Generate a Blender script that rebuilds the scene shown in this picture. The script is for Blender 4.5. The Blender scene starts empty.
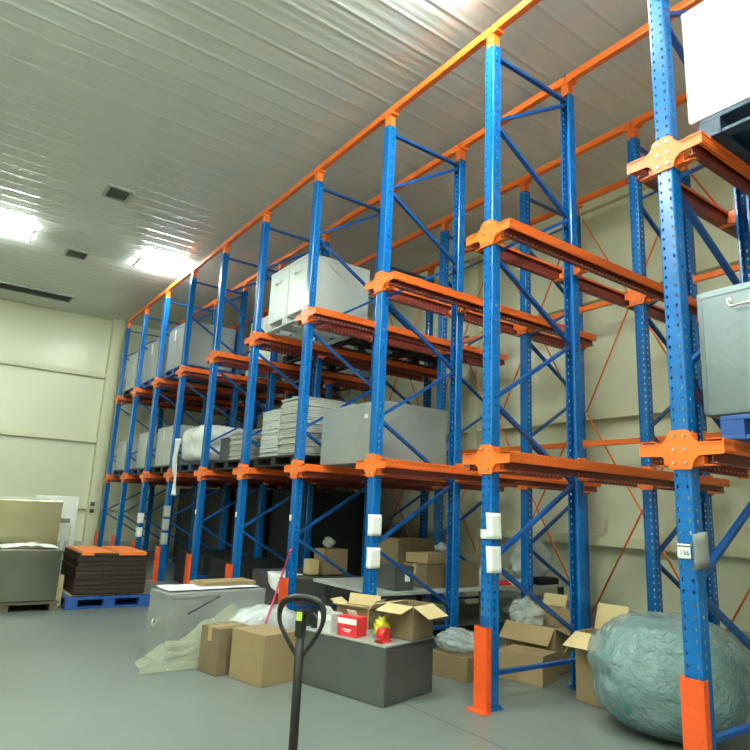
import bpy, bmesh, math, random
from mathutils import Vector, Matrix, Euler, noise
rnd = random.Random(7)
S = bpy.context.scene
COL = S.collection

# ------------------------------------------------------------------ camera
F_PX = 621.98; YAW, PIT, ROL = 0.9560, 0.21155, 0.0463
CAM = Vector((2.0926, -3.9316, 1.5))
fw = Vector((-math.sin(YAW)*math.cos(PIT), math.cos(YAW)*math.cos(PIT), math.sin(PIT)))
r0 = Vector((math.cos(YAW), math.sin(YAW), 0)); u0 = r0.cross(fw)
rt = r0*math.cos(ROL) + u0*math.sin(ROL); up = -r0*math.sin(ROL) + u0*math.cos(ROL)
cd = bpy.data.cameras.new('camera'); cam = bpy.data.objects.new('camera', cd); COL.objects.link(cam)
cd.sensor_fit = 'HORIZONTAL'; cd.sensor_width = 36; cd.lens = F_PX/750*36; cd.clip_start = .05; cd.clip_end = 100
M = Matrix((rt, up, -fw)).transposed().to_4x4(); M.translation = CAM
cam.matrix_world = M
S.camera = cam
# ------------------------------------------------------------------ world, exposure
W = bpy.data.worlds.new('world'); S.world = W; W.use_nodes = True
W.node_tree.nodes['Background'].inputs[0].default_value = (.8, .9, 1, 1)
W.node_tree.nodes['Background'].inputs[1].default_value = .3
S.view_settings.view_transform = 'Standard'; S.view_settings.look = 'None'
S.view_settings.exposure = 0.60; S.view_settings.gamma = 1.0; S.view_settings.use_curve_mapping = False
TUBE_STRENGTH = 95.0      # the two lamps in view
TUBE_FILL = 215.0         # unseen tubes, set brighter to lift the back wall and ceiling
S.cycles.diffuse_bounces = 8
TUBE_COLOR = (.90, 1.0, .90)
# tube lamps: (x, y) of the pairs of batten lamps under the ceiling; first two in view, the rest unseen, added for fill
LAMPS = [(-11.1, -.45), (-11.15, -3.45), (-1.25, -.95), (-2.6, -3.9), (1.7, -1.7), (2.2, -4.6), (-2.6, -6.6), (2.2, -6.8)]

# ------------------------------------------------------------------ materials
def srgb(r, g, b):
    f = lambda c: (c/255/12.92) if c/255 <= .04045 else ((c/255+.055)/1.055)**2.4
    return (f(r), f(g), f(b), 1)
def mat(name, col, rough=.5, metal=0., spec=.5, noise_amt=0., noise_scale=6., bump=0., bump_scale=30., coat=0.):
    m = bpy.data.materials.new(name); m.use_nodes = True
    nt = m.node_tree; b = nt.nodes['Principled BSDF']
    b.inputs['Base Color'].default_value = col; b.inputs['Roughness'].default_value = rough
    b.inputs['Metallic'].default_value = metal; b.inputs['Specular IOR Level'].default_value = spec
    b.inputs['Coat Weight'].default_value = coat
    tc = nt.nodes.new('ShaderNodeTexCoord')
    if noise_amt:
        n = nt.nodes.new('ShaderNodeTexNoise'); n.inputs['Scale'].default_value = noise_scale; n.inputs['Detail'].default_value = 5
        nt.links.new(tc.outputs['Object'], n.inputs['Vector'])
        mx = nt.nodes.new('ShaderNodeMix'); mx.data_type = 'RGBA'
        mx.inputs['A'].default_value = [c*(1-noise_amt) for c in col[:3]]+[1]
        mx.inputs['B'].default_value = [min(1, c*(1+noise_amt)) for c in col[:3]]+[1]
        nt.links.new(n.outputs['Fac'], mx.inputs['Factor']); nt.links.new(mx.outputs['Result'], b.inputs['Base Color'])
    if bump:
        n2 = nt.nodes.new('ShaderNodeTexNoise'); n2.inputs['Scale'].default_value = bump_scale; n2.inputs['Detail'].default_value = 3
        nt.links.new(tc.outputs['Object'], n2.inputs['Vector'])
        bp = nt.nodes.new('ShaderNodeBump'); bp.inputs['Strength'].default_value = bump; bp.inputs['Distance'].default_value = .02
        nt.links.new(n2.outputs['Fac'], bp.inputs['Height']); nt.links.new(bp.outputs['Normal'], b.inputs['Normal'])
    return m
class NT:
    def __init__(s, nt): s.nt = nt
    def m(s, op, a, b=None, c=None):
        n = s.nt.nodes.new('ShaderNodeMath'); n.operation = op
        for i, v in enumerate((a, b, c)):
            if v is None: continue
            if hasattr(v, 'links'): s.nt.links.new(v, n.inputs[i])
            else: n.inputs[i].default_value = v
        return n.outputs[0]
def punched(name, col, rough, kind, noise_amt=.1):
    """painted steel with rows of real see-through holes"""
    m = mat(name, col, rough, 0, .5, noise_amt, 3.0)
    nt = m.node_tree; t = NT(nt); b = nt.nodes['Principled BSDF']
    tc = [n for n in nt.nodes if n.type == 'TEX_COORD'][0]
    sx = nt.nodes.new('ShaderNodeSeparateXYZ'); nt.links.new(tc.outputs['Object'], sx.inputs[0])
    X, Y, Z = sx.outputs
    def frac(v, p): return t.m('MULTIPLY', t.m('SUBTRACT', t.m('FRACT', t.m('DIVIDE', v, p)), .5), p)
    def hole(u, v, a, c): return t.m('LESS_THAN', t.m('ADD', t.m('POWER', t.m('DIVIDE', u, a), 2), t.m('POWER', t.m('DIVIDE', v, c), 2)), 1)
    if kind == 'post':
        zz = frac(Z, .07)
        web = t.m('MULTIPLY', hole(t.m('SUBTRACT', t.m('ABSOLUTE', X), .032), zz, .0075, .013), t.m('LESS_THAN', t.m('ABSOLUTE', X), .05))
        fl = t.m('MULTIPLY', hole(t.m('SUBTRACT', t.m('ABSOLUTE', Y), .002), zz, .008, .013), t.m('GREATER_THAN', t.m('ABSOLUTE', X), .05))
        mask = t.m('MAXIMUM', web, fl)
    else:
        yy = frac(Y, .06)
        if kind == 'rail': mask = t.m('MULTIPLY', hole(t.m('SUBTRACT', Z, .022), yy, .006, .009), t.m('GREATER_THAN', X, .09))
        else:
            w = t.m('MAXIMUM', hole(t.m('SUBTRACT', Z, .012), yy, .007, .012), hole(t.m('SUBTRACT', Z, -.06), yy, .007, .012))
            mask = w
    inv = t.m('SUBTRACT', 1.0, mask)
    nt.links.new(inv, b.inputs['Alpha'])
    return m
def film_mat(name, col, transp=.5, rough=.12):
    m = bpy.data.materials.new(name); m.use_nodes = True; nt = m.node_tree
    b = nt.nodes['Principled BSDF']; b.inputs['Base Color'].default_value = col; b.inputs['Roughness'].default_value = rough
    b.inputs['Specular IOR Level'].default_value = .8; b.inputs['Coat Weight'].default_value = 1; b.inputs['Coat Roughness'].default_value = .06
    tr = nt.nodes.new('ShaderNodeBsdfTransparent'); tr.inputs[0].default_value = (.95, .97, .96, 1)
    mx = nt.nodes.new('ShaderNodeMixShader'); mx.inputs[0].default_value = 1-transp
    tc = nt.nodes.new('ShaderNodeTexCoord'); n = nt.nodes.new('ShaderNodeTexNoise'); n.inputs['Scale'].default_value = 14; n.inputs['Detail'].default_value = 4
    n.inputs['Distortion'].default_value = 1.5
    nt.links.new(tc.outputs['Object'], n.inputs['Vector'])
    bp = nt.nodes.new('ShaderNodeBump'); bp.inputs['Strength'].default_value = 1.0; bp.inputs['Distance'].default_value = .045
    nt.links.new(n.outputs['Fac'], bp.inputs['Height']); nt.links.new(bp.outputs['Normal'], b.inputs['Normal']); nt.links.new(bp.outputs['Normal'], b.inputs['Coat Normal'])
    nt.links.new(tr.outputs[0], mx.inputs[1]); nt.links.new(b.outputs[0], mx.inputs[2])
    nt.links.new(mx.outputs[0], nt.nodes['Material Output'].inputs[0])
    return m
def emit(name, col, st):
    m = bpy.data.materials.new(name); m.use_nodes = True; nt = m.node_tree
    b = nt.nodes['Principled BSDF']; b.inputs['Emission Color'].default_value = (*col, 1); b.inputs['Emission Strength'].default_value = st
    b.inputs['Base Color'].default_value = (.9, .9, .9, 1)
    return m
BLUE = (0.001, .108, .37, 1)
ORANGE = (.82, .165, .022, 1)
MT = dict(
    post=punched('blue_punched_steel', BLUE, .22, 'post'),
    blue=mat('blue_painted_steel', (0.001, .062, .26, 1), .32, 0, .5, .1, 3),
    orange=mat('orange_painted_steel', ORANGE, .38, 0, .5, .12, 4),
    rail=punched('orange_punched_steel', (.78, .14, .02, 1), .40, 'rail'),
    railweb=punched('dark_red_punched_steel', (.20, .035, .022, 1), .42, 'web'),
    guard=mat('orange_red_guard_paint', (.72, .085, .012, 1), .45, 0, .5, .15, 8),
    bolt=mat('zinc_bolt', (.55, .52, .48, 1), .3, .9),
    white=mat('white_paper', (.80, .82, .82, 1), .6, 0, .4, .05, 5, .1, 12),
    greypaper=mat('grey_paper', (.38, .40, .39, 1), .6, 0, .4, .08, 5),
    ink=mat('black_ink', (.02, .02, .025, 1), .6),
    galv=mat('galvanised_steel', (.17, .205, .23, 1), .34, .85, .5, .22, 4, .10, 14),
    galvlight=mat('pale_galvanised_steel', (.54, .57, .56, 1), .40, .35, .5, .07, 6, .08, 20),
    galvgrey=mat('dull_grey_steel', (.36, .38, .38, 1), .42, .45, .5, .12, 7, .08, 20),
    brushed=mat('brushed_steel', (.22, .222, .195, 1), .24, 1., .5, .16, 3, .10, 3),
    brushedsheen=mat('sheen_tinted_steel', (.47, .42, .29, 1), .22, 1., .5, .16, 2, .12, 2),  # brushed steel with a yellow reflection put into its base colour
    greycurl=mat('dull_grey_card', (.16, .17, .155, 1), .7),
    darksteel=mat('dark_grey_steel', (.085, .088, .085, 1), .4, .3, .5, .2, 5),
    blackplastic=mat('black_plastic', (.010, .011, .012, 1), .5, 0, .35, .2, 9),
    navyplastic=mat('navy_plastic', (.012, .035, .075, 1), .42, 0, .5, .2, 9),
    blueplastic=mat('blue_plastic', (.010, .06, .25, 1), .4, 0, .5, .15, 9),
    greyplastic=mat('grey_plastic', (.50, .53, .53, 1), .45, 0, .5, .08, 9),
    wood=mat('weathered_wood', (.085, .068, .045, 1), .7, 0, .3, .35, 12, .3, 40),
    trayorange=mat('orange_tray_plastic', (.70, .17, .02, 1), .45, 0, .5, .12, 6),
    traybrown=mat('dark_brown_tray', (.026, .015, .009, 1), .55, 0, .4, .3, 8),
    card=mat('brown_cardboard', (.27, .195, .105, 1), .75, 0, .2, .13, 7, .1, 25),
    cardlight=mat('pale_cardboard', (.52, .41, .22, 1), .75, 0, .2, .08, 7),
    carddark=mat('dull_cardboard', (.17, .125, .075, 1), .75, 0, .2, .15, 7),
    tape=mat('brown_tape', (.42, .30, .14, 1), .25, 0, .5),
    sheetstack=mat('grey_sheet_stack', (.43, .43, .40, 1), .7, 0, .3, .18, 14),
    wrap=mat('white_stretch_wrap', (.74, .78, .78, 1), .22, 0, .6, .12, 4, .9, 9),
    redcard=mat('red_cardboard', (.58, .025, .035, 1), .45, 0, .5, .1, 9),
    redplastic=mat('red_plastic', (.60, .02, .025, 1), .3),
    pink=mat('crimson_paint', (.50, .02, .10, 1), .4),
    yellow=mat('yellow_green_plastic', (.60, .58, .04, 1), .35, 0, .5, .25, 16),
    lime=mat('lime_sticker', (.42, .62, .10, 1), .4),
    panelwhite=mat('white_enamel', (.72, .74, .70, 1), .35),
    ventdark=mat('vent_dark_metal', (.16, .165, .15, 1), .5),  # plain dark grey behind the louvres and in the panel slot
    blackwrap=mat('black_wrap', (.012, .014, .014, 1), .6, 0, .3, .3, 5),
    ventgrey=mat('vent_aluminium', (.42, .44, .41, 1), .4, .3),
    lampbody=mat('lamp_body_white', (.8, .8, .8, 1), .5),
    tube=emit('tube_glow', TUBE_COLOR, TUBE_STRENGTH), tubefill=emit('fill_tube_glow', TUBE_COLOR, TUBE_FILL),
    filmclear=film_mat('clear_film', (.70, .76, .76, 1), .55),
    filmyellow=film_mat('yellowish_film', (.62, .65, .42, 1), .70, .08),
    filmwhite=film_mat('bubble_film', (.78, .84, .87, 1), .30, .2),
    filmteal=film_mat('teal_film', (.30, .43, .44, 1), .45, .10),
    foam=mat('white_foam', (.60, .66, .68, 1), .6, 0, .4, .1, 6, .4, 14),
    tealcore=mat('teal_padding', (.07, .20, .21, 1), .5, 0, .4, .4, 5, .5, 7),
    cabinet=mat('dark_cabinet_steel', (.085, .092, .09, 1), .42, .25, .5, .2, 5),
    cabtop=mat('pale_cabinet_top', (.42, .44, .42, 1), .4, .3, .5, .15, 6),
    benchtop=mat('pale_bench_top', (.40, .43, .41, 1), .45, .1, .5, .2, 4),
    girt=mat('cream_painted_girt', (.66, .66, .47, 1), .45, 0, .4, .05, 3),
)
# ceiling: ribbed glossy white sheet, ribs along Y
def ribbed(name, col, rough, pitch, axis, strength, seam, dist=.01):
    m = mat(name, col, rough, 0, .6, .05, .5); nt = m.node_tree; t = NT(nt); b = nt.nodes['Principled BSDF']
    tc = [n for n in nt.nodes if n.type == 'TEX_COORD'][0]
    sx = nt.nodes.new('ShaderNodeSeparateXYZ'); nt.links.new(tc.outputs['Object'], sx.inputs[0])
    v = sx.outputs[axis]
    wave = t.m('SINE', t.m('MULTIPLY', v, 2*math.pi/pitch))
    if axis == 0 and pitch < .2: wave = t.m('ADD', t.m('MULTIPLY', wave, .25), t.m('MULTIPLY', t.m('POWER', t.m('ABSOLUTE', t.m('SINE', t.m('MULTIPLY', v, math.pi/.31))), 30), 2.2))
    f = t.m('FRACT', t.m('DIVIDE', v, seam)); seamm = t.m('LESS_THAN', t.m('ABSOLUTE', t.m('SUBTRACT', f, .5)), .008/seam)
    n = nt.nodes.new('ShaderNodeTexNoise'); n.inputs['Scale'].default_value = .9; nt.links.new(tc.outputs['Object'], n.inputs['Vector'])
    h = t.m('ADD', t.m('SUBTRACT', wave, t.m('MULTIPLY', seamm, 3.0)), t.m('MULTIPLY', n.outputs['Fac'], 4.0))
    bp = nt.nodes.new('ShaderNodeBump'); bp.inputs['Strength'].default_value = strength; bp.inputs['Distance'].default_value = dist
    nt.links.new(h, bp.inputs['Height']); nt.links.new(bp.outputs['Normal'], b.inputs['Normal'])
    return m
MT['ceiling'] = ribbed('ribbed_white_ceiling', (.66, .68, .66, 1), .15, .12, 0, .24, 1.15)
MT['wallx'] = ribbed('cream_wall_sheet', (.66, .67, .50, 1), .30, .25, 1, .05, 1.0)
MT['wally'] = ribbed('cream_wall_sheet_long', (.70, .71, .54, 1), .26, .25, 0, .05, 1.0)
def floor_mat():
    m = mat('concrete_floor', (.145, .168, .158, 1), .36, 0, .5, .22, .9, .05, 30)
    nt = m.node_tree; t = NT(nt); b = nt.nodes['Principled BSDF']
    tc = [n for n in nt.nodes if n.type == 'TEX_COORD'][0]
    sx = nt.nodes.new('ShaderNodeSeparateXYZ'); nt.links.new(tc.outputs['Object'], sx.inputs[0])
    yw = t.m('ADD', sx.outputs[1], (YB+YF)/2)                # world y of the floor slab
    f = t.m('LESS_THAN', t.m('ABSOLUTE', t.m('SUBTRACT', t.m('FRACT', t.m('ADD', t.m('DIVIDE', t.m('ADD', yw, 2.47), 4.0), .5)), .5)), .0016)
    src = b.inputs['Base Color'].links[0].from_socket
    mx = nt.nodes.new('ShaderNodeMix'); mx.data_type = 'RGBA'; mx.inputs['B'].default_value = (.05, .055, .05, 1)
    nt.links.new(f, mx.inputs['Factor']); nt.links.new(src, mx.inputs['A']); nt.links.new(mx.outputs['Result'], b.inputs['Base Color'])
    return m

# ------------------------------------------------------------------ mesh helpers
class MB:
    def __init__(s): s.bm = bmesh.new(); s.mi = 0
    def _f(s, vs, idx):
        for i in idx:
            try: f = s.bm.faces.new([vs[k] for k in i]); f.material_index = s.mi
            except ValueError: pass
    def box(s, c, d, rot=None, bev=0.):
        c = Vector(c); hx, hy, hz = d[0]/2, d[1]/2, d[2]/2
        before = set(s.bm.verts)
        pts = [Vector((x, y, z)) for x in (-hx, hx) for y in (-hy, hy) for z in (-hz, hz)]
        if rot is not None: pts = [rot @ p for p in pts]
        vs = [s.bm.verts.new(p+c) for p in pts]
        s._f(vs, [(0, 1, 3, 2), (4, 6, 7, 5), (0, 4, 5, 1), (2, 3, 7, 6), (0, 2, 6, 4), (1, 5, 7, 3)])
        if bev:
            es = list({e for v in vs for e in v.link_edges})
            r = bmesh.ops.bevel(s.bm, geom=es, offset=bev, segments=2, affect='EDGES', profile=.6)
            for f in r['faces']: f.material_index = s.mi
        return s
    def bar(s, a, b, w, h, upv=(0, 0, 1)):
        a, b = Vector(a), Vector(b); d = b-a; L = d.length; d.normalize()
        uv = Vector(upv)
        if abs(d.dot(uv)) > .98: uv = Vector((1, 0, 0))
        x = d.cross(uv).normalized(); z = x.cross(d)
        R = Matrix((x, d, z)).transposed()
        return s.box((a+b)/2, (w, L, h), R)
    def tube(s, pts, r, n=10, cap=True):
        pts = [Vector(p) for p in pts]; rings = []
        rr = r if isinstance(r, (list, tuple)) else [r]*len(pts)
        ref = None
        for i, p in enumerate(pts):
            d = (pts[min(i+1, len(pts)-1)]-pts[max(i-1, 0)]).normalized()
            if ref is None: ref = d.orthogonal().normalized()
            x = (ref-d*ref.dot(d)); x = x.normalized() if x.length > 1e-6 else d.orthogonal().normalized(); ref = x
            y = d.cross(x)
            rings.append([s.bm.verts.new(p+(x*math.cos(2*math.pi*k/n)+y*math.sin(2*math.pi*k/n))*rr[i]) for k in range(n)])
        for a, b in zip(rings, rings[1:]):
            for k in range(n):
                f = s.bm.faces.new((a[k], a[(k+1) % n], b[(k+1) % n], b[k])); f.material_index = s.mi; f.smooth = True
        if cap:
            for q in (rings[0][::-1], rings[-1]):
                f = s.bm.faces.new(q); f.material_index = s.mi
        return s
    def prism(s, poly, axis, a, b):
        """closed polygon extruded along axis (0,1,2) from a to b"""
        def P(u, v, w): return [(w, u, v), (u, w, v), (u, v, w)][axis]
        A = [s.bm.verts.new(P(u, v, a)) for u, v in poly]; B = [s.bm.verts.new(P(u, v, b)) for u, v in poly]
        n = len(poly)
        for k in range(n):
            f = s.bm.faces.new((A[k], A[(k+1) % n], B[(k+1) % n], B[k])); f.material_index = s.mi
        for q in (A[::-1], B):
            f = s.bm.faces.new(q); f.material_index = s.mi
        return s
    def sheet(s, fn, nu, nv):
        """open sheet from fn(u,v) with u,v in 0..1"""
        g = [[s.bm.verts.new(fn(i/nu, j/nv)) for j in range(nv+1)] for i in range(nu+1)]
        for i in range(nu):
            for j in range(nv):
                f = s.bm.faces.new((g[i][j], g[i+1][j], g[i+1][j+1], g[i][j+1])); f.material_index = s.mi; f.smooth = True
        return s
    def mesh(s, name, *mats):
        bmesh.ops.recalc_face_normals(s.bm, faces=s.bm.faces)
        me = bpy.data.meshes.new(name); s.bm.to_mesh(me); s.bm.free()
        for m in mats: me.materials.append(MT[m])
        return me
def obj(name, mb, mats, parent=None, loc=(0, 0, 0), rot=(0, 0, 0)):
    mats = mats if isinstance(mats, (list, tuple)) else [mats]
    o = bpy.data.objects.new(name, mb.mesh(name, *mats)); COL.objects.link(o)
    o.location = loc; o.rotation_euler = rot
    if parent is not None: o.parent = parent
    return o
def tag(o, label, cat, group=None, kind=None):
    o['label'] = label; o['category'] = cat
    if group: o['group'] = group
    if kind: o['kind'] = kind
    return o
def thing(name, label, cat, loc=(0, 0, 0), rz=0., group=None):
    o = bpy.data.objects.new(name, None); COL.objects.link(o); o.empty_display_size = .1
    o.location = loc; o.rotation_euler = (0, 0, rz)
    return tag(o, label, cat, group)
def dup(root, loc, rz=0., label=None, group=None):
    def cp(o, parent):
        c = o.copy(); COL.objects.link(c)
        if parent is not None: c.parent = parent
        for ch in list(o.children): cp(ch, c)
        return c
    r = cp(root, None); r.location = loc; r.rotation_euler = (0, 0, rz)
    if label: r['label'] = label
    if group: r['group'] = group
    return r
def struct(name, mb, mats, loc=(0, 0, 0)):
    o = obj(name, mb, mats, None, loc); o['kind'] = 'structure'; return o
ORD = ['first', 'second', 'third', 'fourth', 'fifth', 'sixth', 'seventh', 'eighth', 'ninth', 'tenth', 'eleventh']

# ------------------------------------------------------------------ setting
XL, XR, YB, YF, HC = -16.6, 5.2, 4.15, -8.0, 6.5
MT['floor'] = floor_mat()
struct('floor', MB().box(((XL+XR)/2, (YB+YF)/2, -.05), (XR-XL, YB-YF, .1)), 'floor')
struct('ceiling', MB().box(((XL+XR)/2, (YB+YF)/2, HC+.05), (XR-XL+.4, YB-YF+.4, .1)), 'ceiling')
struct('wall_left', MB().box((XL-.1, (YB+YF)/2, HC/2), (.2, YB-YF+.4, HC)), 'wallx')
struct('wall_right', MB().box((XR+.1, (YB+YF)/2, HC/2), (.2, YB-YF+.4, HC)), 'wallx')
struct('wall_back', MB().box(((XL+XR)/2, YB+.1, HC/2), (XR-XL, .2, HC)), 'wally')
struct('wall_front', MB().box(((XL+XR)/2, YF-.1, HC/2), (XR-XL, .2, HC)), 'wally')
n = 1
for z in (1.2, 3.0, 4.83):
    struct('trim_%d' % n, MB().box((XL+.07, (YB+YF)/2, z), (.14, YB-YF, .13)), 'girt'); n += 1
    struct('trim_%d' % n, MB().box(((XL+XR)/2+.1, YB-.09, z), (XR-XL-.3, .18, .13)), 'girt'); n += 1
struct('trim_%d' % n, MB().box(((XL+XR)/2+.1, YB-.05, 6.42), (XR-XL-.2, .1, .16)), 'girt'); n += 1
for y in (-5.6, -.02):
    struct('trim_%d' % n, MB().box((XL+.13, y, HC/2), (.24, .30, HC)), 'girt'); n += 1
for x in (-11.3, -5.93, -.4):
    struct('trim_%d' % n, MB().box((x, YB-.12, HC/2), (.22, .24, HC)), 'girt'); n += 1
struct('baseboard_back', MB().box(((XL+XR)/2, YB-.03, .15), (XR-XL, .06, .3)), 'greypaper')
struct('baseboard_left', MB().box((XL+.03, (YB+YF)/2, .15), (.06, YB-YF, .3)), 'greypaper')

# ------------------------------------------------------------------ ceiling lamps and vents
def tube_lamp(x, y, label):
    t = thing('tube_lamp', label, 'ceiling light', (x, y, HC), 0, 'twin tube lamps under the ceiling')
    b = MB(); b.box((0, 0, -.02), (.16, 1.02, .04), None, .008); b.box((0, -.50, -.09), (.66, .03, .06), None, .005); b.box((0, .50, -.09), (.66, .03, .06), None, .005)
    for sy in (-1, 1): b.box((0, sy*.50, -.05), (.10, .025, .05))
    obj('lamp_body', b, 'lampbody', t)
    for dx in (-.28, -.095, .095, .28):
        obj('lamp_tube', MB().tube([(dx, -.485, -.09), (dx, .485, -.09)], .018, 12), 'tube' if x < -8 else 'tubefill', t)
    return t
LL = ['glowing tube lamp under the ceiling above the far end of the racks', 'glowing tube lamp under the ceiling by the edge of the picture, far aisle',
      'unseen tube lamp under the ceiling before the second post from the camera', 'unseen fill tube lamp over the open aisle beside the camera',
      'unseen tube lamp under the ceiling before the closest lane', 'unseen fill tube lamp over the aisle behind the camera', 'unseen fill tube lamp by the front wall on the near side of the aisle', 'unseen fill tube lamp by the front wall behind the camera']
for (x, y), l in zip(LAMPS, LL): tube_lamp(x, y, l)
def vent(label, x, y, wx, wy, ns, along):
    t = thing('ceiling_vent', label, 'vent', (x, y, HC))
    fr = MB()
    for sx in (-1, 1): fr.box((sx*(wx/2-.025), 0, -.02), (.05, wy, .04)); fr.box((0, sx*(wy/2-.025), -.02), (wx-.1, .05, .04))
    obj('vent_frame', fr, 'ventgrey', t)
    obj('vent_backing', MB().box((0, 0, -.004), (wx-.1, wy-.1, .006)), 'ventdark', t)
    sl = MB(); R = Euler((0, math.radians(35), 0)).to_matrix() if along == 'y' else Euler((math.radians(35), 0, 0)).to_matrix()
    for k in range(ns):
        if along == 'y': sl.box((-(wx-.1)/2+(k+.5)*(wx-.1)/ns, 0, -.02), (.045, wy-.1, .005), R)
        else: sl.box((0, -(wy-.1)/2+(k+.5)*(wy-.1)/ns, -.02), (wx-.1, .045, .005), R)
    obj('louvres', sl, 'ventgrey', t)
vent('square louvred vent in the ceiling, the closer of two to the camera', -8.35, -2.02, .5, .42, 7, 'y')
vent('square louvred vent in the ceiling between the two glowing lamps', -11.75, -2.03, .5, .46, 7, 'y')
vent('long dark slot vent in the ceiling beside the end wall', -15.25, -2.35, .62, 1.75, 5, 'y')

# ------------------------------------------------------------------ drive-in rack
P = 1.6983; D1, D2, D3 = 1.158, 2.420, 3.553; ZT = 6.013; LV = (1.955, 4.03)
def post_mesh(flip):
    b = MB(); s = -1 if flip else 1
    t = .004
    out = [(-.035, .054), (-.0515, .054), (-.0575, .048), (-.0575, -.040), (-.0555, -.047), (-.052, -.0505), (-.046, -.052)]
    out = out+[(-x, y) for x, y in out[::-1]]
    inn = [(-.035, .050), (-.0500, .050), (-.0535, .0465), (-.0535, -.0395), (-.0525, -.0445), (-.0500, -.0472), (-.0455, -.048)]
    inn = inn+[(-x, y) for x, y in inn[::-1]]
    b.prism([(x, y*s) for x, y in out+inn[::-1]], 2, 0, ZT)
    return b
def bracket_mesh(flip, short=False):
    s = -1 if flip else 1
    b = MB(); E_ = .158 if short else .275
    half = [(.045, .125), (.075, .105), (.085, .07), (.12, .043), (E_, .036), (E_, -.036), (.12, -.042), (.085, -.075), (.07, -.125)]
    poly = half+[(-x, z) for x, z in half[::-1]]
    a, c = sorted((-.066*s, -.056*s))
    b.prism(poly, 1, a, c)
    for sx in (-1, 1):
        b.box((sx*.0635, -.01*s, 0), (.010, .095, .22))
        b.box((sx*.155, .0, -.0985), (.10, .05, .010)); b.box((sx*.100, .0, -.073), (.06, .05, .060))
        b.box((sx*(.125+E_)/2, -.0645*s, .037), (E_-.125, .016, .007))
    return b
bolt_me = MB().tube([(0, -.0045, 0), (0, .0045, 0)], .0115, 6).mesh('bolt', 'bolt')
proto = thing('upright_frame', '', 'rack frame', (0, 0, 0), 0, 'upright frames of the blue storage rack')
for y, fl in ((0, False), (D1, True)):
    pl = obj('post', post_mesh(fl), 'post', proto, (0, y, .008))
    obj('base_plate', MB().box((0, 0, .004), (.17, .15, .008)).tube([(.06, .055, .008), (.06, .055, .03)], .012, 6).tube([(-.06, -.055, .008), (-.06, -.055, .03)], .012, 6), 'blue', proto, (0, y, 0))
    for z in LV:
        ab = obj('arm_bracket', bracket_mesh(fl, fl), 'orange', proto, (0, y, z))
        for bx in (-.036, .036):
            for bz in (-.085, 0, .085):
                bo = bpy.data.objects.new('bolt', bolt_me); COL.objects.link(bo); bo.parent = ab; bo.location = (bx, (.0705 if fl else -.0705), bz)
    st = MB(); st.box((0, 0, ZT+.008+.07), (.09, .085, .14)); st.box((0, 0, ZT+.155), (.20, .10, .015))
    obj('top_stub', st, 'orange', proto, (0, y, 0))
y0, y1 = .045, D1-.045
def brace(a, b):
    m = MB(); m.bar(a, b, .030, .045, (1, 0, 0)); obj('brace', m, 'blue', proto)
brace((0, y0, 5.95), (0, y1, 5.95)); brace((0, y0, .25), (0, y1, .25))
Fn = [5.24, 3.87, 2.50, 1.14]; Rn = [5.93, 4.57, 3.20, 1.83, .48]
for k in range(4):
    brace((0, y0, Fn[k]), (0, y1, Rn[k]-.03)); brace((0, y0, Fn[k]-.05), (0, y1, Rn[k+1]))
short_front = bracket_mesh(False, True).mesh('arm_bracket', 'orange')
cols = list(range(9, -2, -1))          # post index, from the end wall
first = True
for c, i in enumerate(cols):
    x = -i*P
    for row, y in (('front', 0), ('back', D2)):
        w = ORD[c]+' from the end wall'
        if i == -1: w = 'last of the row, past the camera side'
        lab = ('blue rack upright frame on the aisle side, ' if row == 'front' else 'rear-row blue rack frame by the long wall, ')+w
        if first: o = proto; first = False; o.location = (x, y, 0); o['label'] = lab
        else: o = dup(proto, (x, y, 0), 0, lab)
        if row == 'back':
            for ch in o.children:
                if ch.name.startswith('arm_bracket') and ch.location.y < .1: ch.data = short_front
RL = 3.68
def rail_mesh():
    # shelf under the pallets with a folded lip on the lane side (local +x)
    b = MB()
    for (x0, x1, z0, z1) in ((.095, .1, -.028, .06), (.0, .095, .055, .06), (.0, .004, .035, .055), (.075, .095, -.028, -.023)):
        b.box(((x0+x1)/2, RL/2, (z0+z1)/2), (x1-x0, RL, z1-z0))
    b.box((.1025, RL/2, .050), (.005, RL, .016)); b.box((.1025, RL/2, -.006), (.005, RL, .014))
    return b
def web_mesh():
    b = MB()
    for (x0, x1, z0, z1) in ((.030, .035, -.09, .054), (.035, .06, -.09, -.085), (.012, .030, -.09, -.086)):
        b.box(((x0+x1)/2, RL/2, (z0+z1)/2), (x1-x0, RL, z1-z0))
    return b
rails = {}
for i in range(9, -2, -1):
    for lv, z in enumerate(LV):
        for side in (1, -1):
            if (i == 9 and side == -1) or (i == -1 and side == 1): continue
            lane = (9-i+1) if side == 1 else (9-i)
            near = 'on its edge toward that wall' if side == 1 else 'on its edge toward the camera'
            lab = '%s orange rail, %s lane from the end wall, %s' % ('upper' if lv else 'lower', ORD[lane-1], near)
            if not rails:
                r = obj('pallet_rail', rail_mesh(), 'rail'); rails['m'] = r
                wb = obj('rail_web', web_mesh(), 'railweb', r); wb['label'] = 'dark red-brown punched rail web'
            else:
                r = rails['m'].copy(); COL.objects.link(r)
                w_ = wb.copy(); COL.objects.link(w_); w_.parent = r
            r.location = (-i*P+side*.165, -.052 if side == 1 else -.052+RL, z)
            r.rotation_euler = (0, 0, 0 if side == 1 else math.pi)
            tag(r, lab, 'rack rail', 'orange pallet rails in the rack lanes')
tb = None
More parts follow.
